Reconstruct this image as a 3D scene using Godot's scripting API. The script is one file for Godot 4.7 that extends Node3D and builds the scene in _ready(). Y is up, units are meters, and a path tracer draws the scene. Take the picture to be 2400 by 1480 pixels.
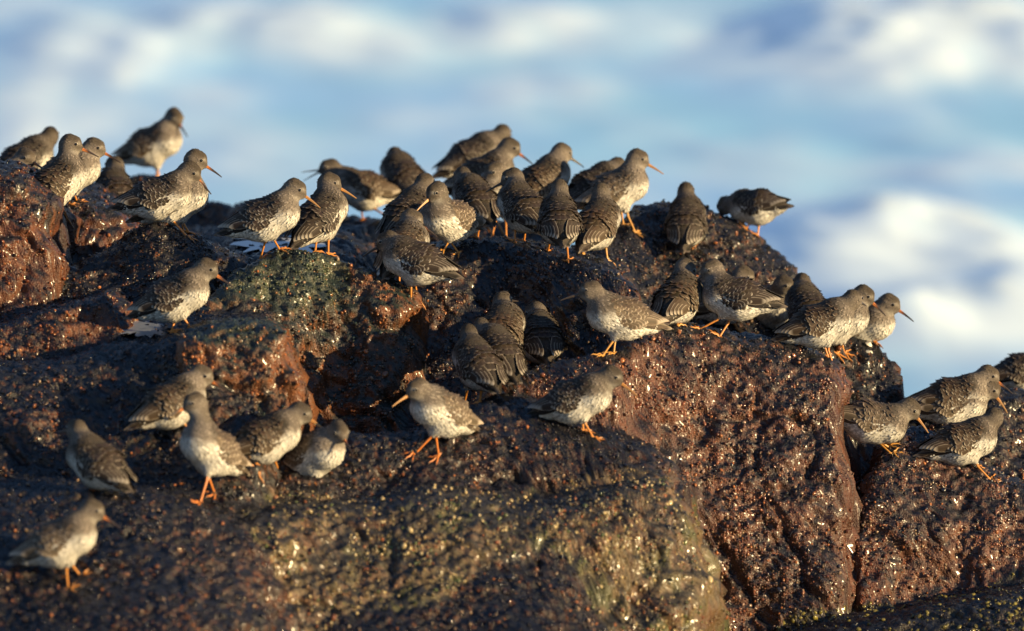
extends Node3D
# Winter waders roosting on wet, weed-covered shore rock in low sun, surf behind.

const F := 18000.0            # photograph pixels per unit of tangent
const PITCH := 0.1396
var cam_at := Vector3.ZERO
var fw := Vector3.ZERO
var up := Vector3.ZERO
var rocks: Array = []         # crest lines of the boulders and ledges
var base_l: Array = []
var base_r: Array = []
var pits: Array = []
var n_big := FastNoiseLite.new()
var n_mid := FastNoiseLite.new()
var n_fine := FastNoiseLite.new()
var n_grit := FastNoiseLite.new()
var n_col := FastNoiseLite.new()
var n_spot := FastNoiseLite.new()
var used := {}

# rock grid
const X0 := -1.3
const DX := 0.0042
const NC := 620
const NR := 800
const Z_FRONT := 1.75
const Z_BACK := -2.6
const NZ := 290               # coarse samples
var col_h: Array = []
var col_l: Array = []
var cols: Array = []


func at(px: float, py: float, d: float) -> Vector3:
	return cam_at + (fw + Vector3.RIGHT * ((px - 1200.0) / F) + up * ((740.0 - py) / F)) * d


func numbered(called: String) -> String:
	if not used.has(called):
		used[called] = 0
		return called
	used[called] += 1
	return "%s_%03d" % [called, used[called]]


func tag(o: Node, label: String, category: String, group := "", kind := "") -> Node:
	if label: o.set_meta("label", label)
	if category: o.set_meta("category", category)
	if group: o.set_meta("group", group)
	if kind: o.set_meta("kind", kind)
	return o


func put(called: String, mesh: Mesh, mat: Material, parent: Node = null) -> MeshInstance3D:
	var o := MeshInstance3D.new()
	o.mesh = mesh
	if mat: o.material_override = mat
	if parent:
		o.name = called
		parent.add_child(o, true)
	else:
		o.name = numbered(called)
		add_child(o, true)
	return o


func noise(n: FastNoiseLite, s: int, f: float, kind := FastNoiseLite.TYPE_SIMPLEX_SMOOTH, oct := 1) -> void:
	n.seed = s
	n.noise_type = kind
	n.frequency = f
	n.fractal_type = FastNoiseLite.FRACTAL_FBM if oct > 1 else FastNoiseLite.FRACTAL_NONE
	n.fractal_octaves = oct


func lin(r: float, g: float, b: float) -> Color:
	return Color(r, g, b).linear_to_srgb()


func mesh_of(p: PackedVector3Array, n: PackedVector3Array, c: PackedColorArray, idx: PackedInt32Array, uv := PackedVector2Array()) -> ArrayMesh:
	var a := []
	a.resize(Mesh.ARRAY_MAX)
	a[Mesh.ARRAY_VERTEX] = p
	a[Mesh.ARRAY_NORMAL] = n
	if c.size(): a[Mesh.ARRAY_COLOR] = c
	if uv.size(): a[Mesh.ARRAY_TEX_UV] = uv
	a[Mesh.ARRAY_INDEX] = idx
	var m := ArrayMesh.new()
	m.add_surface_from_arrays(Mesh.PRIMITIVE_TRIANGLES, a)
	return m


func noise_tex(s: int, f: float, lo: float, hi: float, size := 512, kind := FastNoiseLite.TYPE_SIMPLEX_SMOOTH, oct := 4, normal := 0.0) -> NoiseTexture2D:
	var n := FastNoiseLite.new()
	noise(n, s, f, kind, oct)
	var t := NoiseTexture2D.new()
	t.width = size
	t.height = size
	t.seamless = true
	t.noise = n
	var r := Gradient.new()
	r.set_color(0, Color(lo, lo, lo))
	r.set_color(1, Color(hi, hi, hi))
	t.color_ramp = r
	if normal > 0.0:
		t.as_normal_map = true
		t.bump_strength = normal
	return t


# ------------------------------------------------------------------ terrain
func rock(called: String, label: String, look: String, fs: float, fr: float, bs: float, br: float, pts: Array) -> void:
	var xs := PackedFloat32Array()
	var ys := PackedFloat32Array()
	var zs := PackedFloat32Array()
	for q in pts:
		var w := at(q[0], q[1], q[2])
		xs.append(w.x)
		ys.append(w.y)
		zs.append(w.z)
	rocks.append({"name": called, "label": label, "look": look, "fs": fs, "fr": fr, "bs": bs, "br": br, "x": xs, "y": ys, "z": zs})


func profile(list: Array) -> Array:
	var zs := PackedFloat32Array()
	var ys := PackedFloat32Array()
	for q in list:
		var w := at(1200, q[1], q[0])
		zs.append(w.z)
		ys.append(w.y)
	return [zs, ys]


func along(p: Array, z: float) -> float:
	var zs: PackedFloat32Array = p[0]
	var ys: PackedFloat32Array = p[1]
	var n := zs.size()
	if z >= zs[0]: return ys[0] - (z - zs[0]) * 0.9
	for i in range(1, n):
		if z >= zs[i]:
			var t := (z - zs[i - 1]) / (zs[i] - zs[i - 1])
			return lerpf(ys[i - 1], ys[i], t)
	return ys[n - 1] - (zs[n - 1] - z) * 1.4


func crests(x: float) -> Array:
	# the boulders that reach this x: [Yc, Zc, fs, fr, bs, br, id]
	var out := []
	var xw := x + 0.012 * n_big.get_noise_2d(x * 3.0, 7.0)
	for k in rocks.size():
		var r: Dictionary = rocks[k]
		var xs: PackedFloat32Array = r.x
		var n := xs.size()
		if xw < xs[0] - 0.16 or xw > xs[n - 1] + 0.16: continue
		var y := 0.0
		var z := 0.0
		if xw <= xs[0]:
			y = r.y[0] - (xs[0] - xw) * 5.0
			z = r.z[0]
		elif xw >= xs[n - 1]:
			y = r.y[n - 1] - (xw - xs[n - 1]) * 5.0
			z = r.z[n - 1]
		else:
			var i := 1
			while xs[i] < xw: i += 1
			var t := (xw - xs[i - 1]) / (xs[i] - xs[i - 1])
			var i0 := maxi(i - 2, 0)
			var i3 := mini(i + 1, n - 1)
			y = cubic_interpolate(r.y[i - 1], r.y[i], r.y[i0], r.y[i3], t) * 0.6 + lerpf(r.y[i - 1], r.y[i], t) * 0.4
			z = lerpf(r.z[i - 1], r.z[i], t)
		out.append([y, z, r.fs, r.fr, r.bs, r.br, k])
	return out


func base_height(x: float, z: float) -> float:
	var b := lerpf(along(base_l, z), along(base_r, z), smoothstep(0.04, 0.3, x))
	for p in pits:
		var e: float = pow((x - p[0]) / p[2], 2.0) + pow((z - p[1]) / p[3], 2.0)
		if e < 6.0: b -= p[4] * exp(-e)
	return b


func smooth_height(x: float, z: float, cr: Array) -> float:
	var h := base_height(x, z)
	var wz := z + 0.03 * n_big.get_noise_2d(x * 1.7, z * 1.7 + 40.0)
	for c in cr:
		var t: float = wz - c[1]
		var v: float = c[0]
		if t > 0.0:
			v -= c[2] * (sqrt(t * t + c[3] * c[3]) - c[3])
		else:
			v -= c[4] * (sqrt(t * t + c[5] * c[5]) - c[5]) + 1.1 * maxf(0.0, -t - 0.42)
		var e := maxf(0.0, 1.0 - absf(h - v) / 0.016)
		h = maxf(h, v) + 0.004 * e * e
	return h


func rough(x: float, z: float, h: float) -> float:
	return h + 0.010 * n_big.get_noise_3d(x * 2.0, h * 2.0, z * 2.0) + 0.006 * n_mid.get_noise_3d(x, h, z)


func height(x: float, z: float, cr: Array) -> float:
	return rough(x, z, smooth_height(x, z, cr))


func which(x: float, z: float, cr: Array) -> int:
	var best := base_height(x, z)
	var id := -1
	for c in cr:
		var t: float = z - c[1]
		var v: float = c[0]
		if t > 0.0:
			v -= c[2] * (sqrt(t * t + c[3] * c[3]) - c[3])
		else:
			v -= c[4] * (sqrt(t * t + c[5] * c[5]) - c[5]) + 1.1 * maxf(0.0, -t - 0.42)
		if v > best:
			best = v
			id = c[6]
	return id


func ground(x: float, z: float) -> float:
	return height(x, z, crests(x))


# where the sight line through a pixel meets the rock, near the expected distance
func hit(px: float, py: float, d: float, slack := 0.3) -> Vector3:
	var s := d - slack
	var was := true
	var best := Vector3.INF
	while s < d + slack:
		var p := at(px, py, s)
		var under := p.y < ground(p.x, p.z)
		if under and not was:
			return p
		was = under
		s += 0.008
	return best


func coarse_column(ci: int) -> void:
	var x := X0 + ci * DX
	var cr := crests(x)
	var hs := PackedFloat32Array()
	hs.resize(NZ)
	for j in NZ:
		hs[j] = smooth_height(x, lerpf(Z_FRONT, Z_BACK, j / float(NZ - 1)), cr)
	var l := PackedFloat32Array()
	l.resize(NZ)
	var dz := (Z_FRONT - Z_BACK) / (NZ - 1)
	for j in range(1, NZ):
		var dh := hs[j] - hs[j - 1]
		l[j] = l[j - 1] + sqrt(dz * dz + dh * dh) * (0.22 + 0.78 * smoothstep(-0.45, 0.1, dh / dz))
	col_l[ci] = l


func fine_column(ci: int) -> void:
	var x := X0 + ci * DX
	var cr := crests(x)
	# distance along the profile, averaged over neighbours so that rows stay aligned
	var l := PackedFloat32Array()
	l.resize(NZ)
	var n := 0
	for k in range(maxi(0, ci - 24), mini(NC, ci + 25), 4):
		var o: PackedFloat32Array = col_l[k]
		for j in NZ: l[j] += o[j]
		n += 1
	var p := PackedVector3Array()
	p.resize(NR)
	var id := PackedInt32Array()
	id.resize(NR)
	var total := l[NZ - 1]
	var j := 1
	for r in NR:
		var want := total * r / float(NR - 1)
		while j < NZ - 1 and l[j] < want: j += 1
		var t := (want - l[j - 1]) / maxf(l[j] - l[j - 1], 1e-6)
		var z := lerpf(Z_FRONT, Z_BACK, (j - 1 + clampf(t, 0.0, 1.0)) / (NZ - 1))
		p[r] = Vector3(x, height(x, z, cr), z)
		id[r] = which(x + 0.01 * n_mid.get_noise_2d(x, z), z, cr)
	cols[ci] = [p, id]


func fine_relief(ci: int) -> void:
	# push the surface out along its normal: grit, pits and weed lumps
	var a: PackedVector3Array = cols[maxi(ci - 1, 0)][0]
	var b: PackedVector3Array = cols[mini(ci + 1, NC - 1)][0]
	var p: PackedVector3Array = cols[ci][0]
	var q := PackedVector3Array()
	q.resize(NR)
	for r in NR:
		var v := p[r]
		var nrm := (b[r] - a[r]).cross(p[mini(r + 1, NR - 1)] - p[maxi(r - 1, 0)]).normalized()
		var f := n_fine.get_noise_3dv(v)
		var g := n_grit.get_noise_3dv(v)
		var steep := 1.0 - clampf(nrm.y, 0.0, 1.0)
		var gap := 1.0 - absf(n_big.get_noise_3dv(v * 3.1 + Vector3(3, 1, 8)))
		v += nrm * steep * (0.030 * n_big.get_noise_3dv(v * 4.0) + 0.022 * n_mid.get_noise_3dv(v * 0.62) - 0.012 * absf(n_mid.get_noise_3dv(v * 1.5 + Vector3(2, 2, 2))) - 0.02 * smoothstep(0.9, 1.0, gap))
		q[r] = v + nrm * (0.0056 * f + 0.0036 * absf(g) - 0.004 * maxf(0.0, n_spot.get_noise_3dv(v) - 0.35))
	cols[ci].append(q)


func _ready() -> void:
	fw = Vector3(0, -sin(PITCH), -cos(PITCH))
	up = Vector3(0, cos(PITCH), -sin(PITCH))
	cam_at = -12.0 * fw
	var cam := Camera3D.new()
	cam.name = "camera"
	var lens := CameraAttributesPhysical.new()
	lens.frustum_focal_length = 400.0
	lens.frustum_focus_distance = 11.98
	lens.exposure_aperture = 5.8
	lens.exposure_multiplier = 1.0
	cam.attributes = lens
	add_child(cam)
	cam.fov = rad_to_deg(2.0 * atan(740.0 / F))
	cam.near = 0.1
	cam.far = 5000.0
	cam.position = cam_at
	cam.basis = Basis(Vector3.RIGHT, up, -fw)
	cam.current = true

	var sky := ProceduralSkyMaterial.new()
	sky.sky_top_color = lin(0.10, 0.22, 0.46)
	sky.sky_horizon_color = lin(0.64, 0.80, 0.95)
	sky.sky_curve = 0.2
	sky.ground_bottom_color = lin(0.05, 0.10, 0.15)
	sky.ground_horizon_color = lin(0.3, 0.4, 0.5)
	sky.sun_angle_max = 1.0
	var env := Environment.new()
	env.background_mode = Environment.BG_SKY
	env.sky = Sky.new()
	env.sky.sky_material = sky
	env.background_energy_multiplier = 0.44
	env.tonemap_mode = Environment.TONE_MAPPER_LINEAR
	env.tonemap_exposure = 2.25
	env.sdfgi_enabled = true
	env.ssao_enabled = true
	env.ssil_enabled = true
	var we := WorldEnvironment.new()
	we.name = "environment"
	we.environment = env
	add_child(we)

	var sun := DirectionalLight3D.new()
	sun.name = "sun"
	sun.light_color = Color(1.0, 0.885, 0.665)
	sun.light_energy = 1.6
	sun.light_angular_distance = 0.5
	sun.shadow_enabled = true
	var el := deg_to_rad(12.0)
	var az := deg_to_rad(62.0)
	add_child(sun)
	sun.basis = Basis.looking_at(-Vector3(sin(az) * cos(el), sin(el), cos(az) * cos(el)))

	noise(n_big, 3, 1.6, FastNoiseLite.TYPE_SIMPLEX_SMOOTH, 2)
	noise(n_mid, 8, 24.0, FastNoiseLite.TYPE_SIMPLEX_SMOOTH, 2)
	noise(n_fine, 15, 70.0, FastNoiseLite.TYPE_SIMPLEX_SMOOTH, 2)
	noise(n_grit, 21, 150.0)
	noise(n_col, 33, 5.0, FastNoiseLite.TYPE_SIMPLEX_SMOOTH, 3)
	noise(n_spot, 41, 60.0)

	build_rocks()
	build_sea()
	pool("bright water lying behind the green-crowned boulder and its two birds", 660, 562, 12.48, 0.085, 0.2, 0.4)
	pool("small sky-reflecting rock pool left of the amber boulder", 338, 766, 11.72, 0.05, 0.1, 0.2)
	limpet("pale limpet on the round far shoulder, upper of the two below the fluffed bird", 2034, 812, 12.33, 0.006)
	limpet("pale limpet on the round far shoulder, lower of the two below the fluffed bird", 2036, 832, 12.33, 0.007)
	limpet("yellowish limpet in the dark cleft of the great right-hand boulder", 1958, 1126, 11.9, 0.007)
	build_flock()


func lay_rocks() -> void:
	# [name, label, look], front slope, front rounding, back slope, back rounding, crest line in [px, py, distance]
	rock("rock_ridge", "blurred far ridge of dark rock behind the left half of the flock", "far", 1.1, 0.06, 0.9, 0.05, [[-300, 500, 13.3], [0, 480, 13.3], [130, 478, 13.3], [200, 470, 13.3], [300, 418, 13.25], [360, 412, 13.25], [420, 440, 13.25], [480, 462, 13.25], [530, 480, 13.2], [570, 482, 13.15], [620, 482, 13.15], [690, 496, 13.15], [760, 505, 13.1], [850, 512, 13.0], [950, 505, 12.9], [1060, 500, 12.9], [1180, 520, 12.9], [1300, 545, 12.8]])
	rock("rock_slope", "dark back slope of rock running down to the sea right of the standing flock", "back", 0.8, 0.1, 0.7, 0.06, [[1330, 590, 12.5], [1400, 560, 12.5], [1450, 530, 12.55], [1500, 497, 12.6], [1560, 482, 12.65], [1640, 490, 12.65], [1700, 520, 12.65], [1780, 572, 12.65], [1860, 628, 12.65], [1915, 690, 12.62], [1945, 760, 12.6], [1960, 860, 12.55]])
	rock("rock_boulder", "rounded red-brown boulder at the left edge with a steep glistening face", "red", 2.4, 0.07, 0.14, 0.05, [[-500, 420, 12.0], [-200, 395, 12.0], [-60, 392, 12.0], [0, 395, 12.0], [40, 404, 12.0], [88, 436, 12.0], [125, 480, 12.0], [145, 535, 12.03], [152, 600, 12.05], [165, 680, 12.07]])
	rock("rock_hump", "low dark hump of rock under the two overlapping birds with long dark bills", "dark", 1.1, 0.06, 0.4, 0.04, [[130, 640, 12.02], [190, 610, 12.03], [250, 588, 12.05], [320, 548, 12.05], [385, 527, 12.05], [430, 545, 12.05], [470, 566, 12.05], [520, 585, 12.08], [575, 598, 12.1], [600, 630, 12.1]])
	rock("rock_boulder", "broad amber-brown boulder with a green weedy crown below two standing birds", "amber", 2.3, 0.06, 0.6, 0.05, [[470, 740, 11.770], [520, 680, 11.820], [560, 640, 11.850], [610, 603, 11.890], [650, 590, 11.900], [720, 594, 11.900], [800, 608, 11.920], [880, 636, 11.90], [935, 662, 11.91], [965, 700, 11.93], [985, 780, 11.96], [1000, 860, 11.98]])
	rock("rock_block", "square block of rock jutting out below the amber boulder, its top pale green", "amber", 3.2, 0.03, 0.15, 0.05, [[425, 850, 11.480], [440, 795, 11.480], [470, 778, 11.480], [530, 770, 11.480], [600, 770, 11.480], [640, 788, 11.480], [668, 850, 11.470], [700, 940, 11.460]])
	rock("rock_hump", "weed-draped rock hump in the middle of the flock with a red face below", "weedy", 1.9, 0.1, 0.12, 0.05, [[860, 690, 12.08], [900, 640, 12.1], [950, 606, 12.1], [1040, 588, 12.1], [1110, 578, 12.12], [1200, 575, 12.14], [1290, 592, 12.06], [1370, 612, 12.0], [1430, 640, 11.98], [1470, 690, 11.96], [1490, 760, 11.94]])
	rock("rock_boulder", "great red-brown boulder filling the right centre, birds along its dark top", "grit", 2.0, 0.1, 0.35, 0.06, [[1130, 930, 11.72], [1180, 885, 11.74], [1250, 868, 11.75], [1330, 852, 11.76], [1420, 832, 11.8], [1480, 796, 11.86], [1560, 762, 11.93], [1640, 766, 11.98], [1720, 784, 12.0], [1800, 800, 12.0], [1880, 824, 12.0], [1950, 852, 12.0], [1982, 900, 12.03], [1998, 985, 12.06], [2010, 1120, 12.08]])
	rock("rock_boulder", "dark round rock shoulder jutting over the surf beyond the great boulder", "back", 2.2, 0.08, 1.2, 0.05, [[1820, 800, 12.25], [1900, 790, 12.3], [1980, 792, 12.32], [2040, 802, 12.33], [2085, 832, 12.33], [2110, 870, 12.33], [2117, 920, 12.33], [2100, 990, 12.33]])
	rock("rock_boulder", "gritty purple-brown boulder at the lower right, beyond the dark cleft", "grit", 1.9, 0.09, 0.5, 0.05, [[2002, 1400, 11.94], [2008, 1290, 11.95], [2018, 1200, 11.97], [2040, 1120, 12.0], [2064, 1056, 12.02], [2098, 1022, 12.04], [2160, 1012, 12.06], [2230, 1045, 12.06], [2300, 1085, 12.05], [2360, 1120, 12.05], [2440, 1160, 12.05], [2700, 1250, 12.05]])
	rock("rock_shelf", "far right shelf of dark rock where three birds stand above the surf", "back", 0.9, 0.06, 0.8, 0.05, [[2090, 1010, 12.25], [2130, 955, 12.3], [2180, 930, 12.3], [2260, 920, 12.32], [2340, 915, 12.32], [2420, 912, 12.35], [2600, 915, 12.35], [2800, 950, 12.35]])
	rock("rock_ledge", "low brown ledge at the left middle beside the small rock pool", "red", 2.2, 0.04, 0.1, 0.05, [[-500, 800, 11.660], [-200, 790, 11.660], [0, 775, 11.660], [100, 738, 11.680], [190, 716, 11.700], [250, 702, 11.710], [285, 732, 11.700], [312, 785, 11.700], [335, 850, 11.690]])
	rock("rock_ledge", "long red-brown ledge crossing the left foreground behind the darkest bird", "red", 1.6, 0.05, 0.1, 0.05, [[-600, 985, 11.45], [-200, 985, 11.45], [0, 985, 11.45], [80, 965, 11.45], [170, 940, 11.47], [250, 915, 11.48], [330, 925, 11.48], [400, 960, 11.46], [450, 1010, 11.45], [560, 1030, 11.44]])
	rock("rock_ledge", "dark flat ledge in the centre foreground under the bird facing left", "weedy", 1.3, 0.12, 0.22, 0.05, [[540, 1150, 11.42], [640, 1085, 11.46], [720, 1050, 11.48], [820, 1030, 11.5], [950, 1020, 11.52], [1050, 992, 11.54], [1140, 946, 11.58], [1240, 944, 11.6], [1330, 985, 11.6], [1440, 1020, 11.6], [1540, 1060, 11.58], [1600, 1140, 11.56]])
	rock("rock_slope", "olive and gold weed-crusted slope filling the bottom centre of the foreground", "olive", 1.25, 0.06, 0.06, 0.05, [[200, 1600, 10.9], [300, 1480, 11.0], [400, 1370, 11.1], [480, 1290, 11.17], [560, 1220, 11.22], [640, 1192, 11.25], [720, 1182, 11.28], [880, 1190, 11.3], [1000, 1172, 11.31], [1100, 1176, 11.33], [1250, 1184, 11.36], [1400, 1160, 11.4], [1500, 1130, 11.46], [1560, 1140, 11.47], [1610, 1210, 11.48], [1650, 1300, 11.49], [1680, 1400, 11.5], [1710, 1540, 11.51]])
	rock("rock_shelf", "low weed-tufted shelf along the bottom right corner", "weed", 1.0, 0.05, 0.1, 0.05, [[1700, 1600, 11.62], [1860, 1510, 11.64], [1980, 1478, 11.66], [2100, 1455, 11.68], [2250, 1425, 11.7], [2400, 1400, 11.72], [2700, 1390, 11.72]])
	rock("rock_shelf", "blurred dark rock flat behind the long-billed pair, birds standing on it", "far", 0.35, 0.05, 0.25, 0.05, [[-500, 520, 12.6], [0, 505, 12.6], [150, 500, 12.6], [250, 520, 12.6], [420, 548, 12.6], [500, 575, 12.6]])
	rock("rock_slope", "shadowed red-weeded slope at the lower left under the lowest bird", "weedy", 0.5, 0.06, 0.05, 0.05, [[-600, 1150, 11.25], [0, 1150, 11.25], [200, 1158, 11.22], [330, 1172, 11.2], [470, 1192, 11.19], [560, 1240, 11.19], [640, 1310, 11.2], [720, 1420, 11.2]])
	rock("rock_ledge", "dark terrace holding the small rock pool at the left middle", "dark", 0.9, 0.08, 0.03, 0.05, [[-600, 880, 11.55], [0, 865, 11.55], [150, 850, 11.56], [280, 815, 11.58], [360, 797, 11.58], [430, 784, 11.57], [520, 778, 11.56], [600, 790, 11.57], [640, 850, 11.6], [670, 930, 11.62]])
	rock("rock_shelf", "flat blurred rock holding bright water behind the green-crowned boulder", "far", 1.0, 0.05, 0.0, 0.05, [[500, 640, 12.3], [540, 606, 12.3], [600, 598, 12.3], [700, 598, 12.3], [770, 603, 12.3], [830, 614, 12.3], [870, 650, 12.3]])
	rock("rock_shelf", "small brown shelf just right of the left boulder, two birds standing on it", "red", 1.5, 0.05, 0.04, 0.05, [[-200, 470, 12.27], [60, 478, 12.27], [130, 483, 12.27], [200, 484, 12.27], [250, 500, 12.28], [300, 525, 12.3], [340, 560, 12.3]])
	base_l = profile([[10.0, 1800], [10.9, 1720], [11.1, 1520], [11.25, 1340], [11.45, 1180], [11.7, 1045], [11.8, 985], [11.88, 900], [11.96, 800], [12.15, 690], [12.4, 625], [12.8, 580], [13.1, 540], [13.5, 560], [14.0, 900], [14.4, 1500]])
	base_r = profile([[10.6, 1900], [11.2, 1760], [11.5, 1620], [11.75, 1560], [11.95, 1420], [12.2, 1150], [12.5, 960], [12.8, 940], [13.0, 1000], [13.4, 1400], [13.8, 1900]])
	var g := at(870, 1000, 11.72)
	pits.append([g.x, g.z, 0.11, 0.12, 0.06])
	g = at(650, 560, 12.45)
	pits.append([g.x, g.z, 0.2, 0.3, 0.035])


func rock_paint(look: String, p: Vector3, n: Vector3) -> Color:
	var a := n_col.get_noise_3dv(p)                      # broad patches
	var b := n_mid.get_noise_3d(p.z * 1.4, p.x * 1.4, p.y * 1.4 + 3.0)
	var s := n_spot.get_noise_3dv(p * 1.3)
	var face: Vector3
	var other := Vector3(0.022, 0.014, 0.014)
	var spot := Vector3(0.16, 0.05, 0.014)
	var top := Vector3(0.014, 0.013, 0.018)
	match look:
		"red":
			face = Vector3(0.12, 0.034, 0.011)
		"amber":
			face = Vector3(0.16, 0.054, 0.016)
			other = Vector3(0.03, 0.02, 0.014)
			top = Vector3(0.018, 0.026, 0.022)
		"grit":
			face = Vector3(0.145, 0.054, 0.03)
			other = Vector3(0.055, 0.022, 0.016)
			spot = Vector3(0.14, 0.055, 0.03)
		"olive":
			face = Vector3(0.15, 0.1, 0.042)
			other = Vector3(0.04, 0.022, 0.013)
			spot = Vector3(0.15, 0.085, 0.05)
			top = Vector3(0.03, 0.026, 0.022)
		"weedy":
			face = Vector3(0.07, 0.03, 0.02)
		"weed":
			face = Vector3(0.03, 0.024, 0.01)
			other = Vector3(0.04, 0.016, 0.01)
			spot = Vector3(0.1, 0.08, 0.02)
		"dark":
			face = Vector3(0.026, 0.016, 0.013)
		"back":
			face = Vector3(0.04, 0.026, 0.024)
			other = Vector3(0.018, 0.015, 0.018)
		"far":
			face = Vector3(0.045, 0.026, 0.024)
		_:
			face = Vector3(0.05, 0.022, 0.014)
	var c := face.lerp(other, smoothstep(-0.25, 0.4, a + 0.45 * b))
	c = c.lerp(spot, 0.7 * smoothstep(0.2, 0.5, s))
	if look == "grit" or look == "red":
		c = c.lerp(Vector3(0.12, 0.03, 0.009), 0.8 * smoothstep(0.15, 0.42, n_col.get_noise_3dv(p * 0.8 + Vector3(7, 2, 1))))
	if look == "olive":
		c = c.lerp(Vector3(0.12, 0.055, 0.025), 0.8 * smoothstep(0.1, 0.4, n_big.get_noise_3dv(p * 9.0)))
	if look == "olive":
		c = c.lerp(Vector3(0.075, 0.08, 0.026), 0.8 * smoothstep(0.1, 0.4, n_col.get_noise_3dv(p * 1.6 + Vector3(1, 12, 4))))
	elif look == "amber" and p.x < at(820, 0, 12).x:
		c = c.lerp(Vector3(0.045, 0.06, 0.03), 0.75 * smoothstep(at(0, 700, 12).y, at(0, 630, 12).y, p.y + 0.03 * a))
	# weed and black lichen grow on the level tops
	c = c.lerp(top, smoothstep(0.44, 0.72, n.y + 0.14 * b + 0.08 * a))
	c *= {"grit": 0.84, "olive": 0.95, "amber": 1.0, "red": 0.8}.get(look, 0.62) * (1.0 + 0.45 * s)
	return Color(c.x, c.y, c.z)


func build_rocks() -> void:
	lay_rocks()
	for k in NC:
		col_h.append(null)
		col_l.append(null)
		cols.append(null)
	for job in [coarse_column, fine_column, fine_relief]:
		WorkerThreadPool.wait_for_group_task_completion(WorkerThreadPool.add_group_task(job, NC, -1, true))
	var pos := PackedVector3Array()
	var nor := PackedVector3Array()
	var ids := PackedInt32Array()
	for c in cols:
		pos.append_array(c[2])
		ids.append_array(c[1])
	nor.resize(pos.size())
	for c in NC:
		var a: PackedVector3Array = cols[maxi(c - 1, 0)][2]
		var b: PackedVector3Array = cols[mini(c + 1, NC - 1)][2]
		var q: PackedVector3Array = cols[c][2]
		for r in NR:
			nor[c * NR + r] = (b[r] - a[r]).cross(q[mini(r + 1, NR - 1)] - q[maxi(r - 1, 0)]).normalized()
	var mat := StandardMaterial3D.new()
	mat.vertex_color_use_as_albedo = true
	mat.albedo_texture = noise_tex(5, 0.05, 0.62, 1.0, 512, FastNoiseLite.TYPE_SIMPLEX_SMOOTH, 5)
	mat.roughness = 1.0
	mat.roughness_texture = noise_tex(9, 0.03, 0.24, 0.9, 512, FastNoiseLite.TYPE_SIMPLEX_SMOOTH, 4)
	mat.metallic_specular = 0.42
	mat.clearcoat_enabled = true
	mat.clearcoat = 0.24
	mat.clearcoat_roughness = 0.14
	mat.heightmap_enabled = true
	mat.heightmap_texture = noise_tex(12, 0.06, 0.0, 1.0, 512, FastNoiseLite.TYPE_CELLULAR, 2)
	mat.heightmap_scale = 0.22
	mat.uv1_triplanar = true
	mat.uv1_world_triplanar = true
	mat.uv1_scale = Vector3.ONE * 11.0
	# one mesh for each boulder, cut along the lines where they meet
	var remap := {}
	var parts := {}
	for c in NC - 1:
		for r in NR - 1:
			var v := c * NR + r
			var id := ids[v]
			if not parts.has(id):
				parts[id] = [PackedVector3Array(), PackedVector3Array(), PackedColorArray(), PackedInt32Array()]
				remap[id] = {}
			var part: Array = parts[id]
			var map: Dictionary = remap[id]
			var four := [v, v + NR, v + NR + 1, v + 1]
			for k in 4:
				var w: int = four[k]
				if not map.has(w):
					map[w] = part[0].size()
					part[0].append(pos[w])
					part[1].append(nor[w])
					part[2].append(rock_paint(rocks[ids[w]].look if ids[w] >= 0 else "", pos[w], nor[w]))
				four[k] = map[w]
			part[3].append_array(PackedInt32Array([four[0], four[3], four[1], four[1], four[3], four[2]]))
	for id in parts:
		var part: Array = parts[id]
		var m := mesh_of(part[0], part[1], part[2], part[3])
		if id < 0:
			tag(put("rocky_ground", m, mat), "dark wet bedrock showing in the hollows between the boulders", "bedrock", "", "structure")
		else:
			tag(put(rocks[id].name, m, mat), rocks[id].label, "rock", "rocks of the shore outcrop")
	grains(pos, nor, ids)


func scatter(called: String, label: String, category: String, shape: Mesh, mat: Material, buf: PackedFloat32Array) -> void:
	var mm := MultiMesh.new()
	mm.transform_format = MultiMesh.TRANSFORM_3D
	mm.use_colors = true
	mm.mesh = shape
	mm.instance_count = buf.size() / 16
	mm.buffer = buf
	var o := MultiMeshInstance3D.new()
	o.multimesh = mm
	o.material_override = mat
	o.name = numbered(called)
	add_child(o, true)
	tag(o, label, category, "", "stuff")


func place(buf: PackedFloat32Array, x: Vector3, y: Vector3, z: Vector3, o: Vector3, c: Vector3) -> void:
	buf.append_array(PackedFloat32Array([x.x, y.x, z.x, o.x, x.y, y.y, z.y, o.y, x.z, y.z, z.z, o.z, c.x, c.y, c.z, 1.0]))


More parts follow.
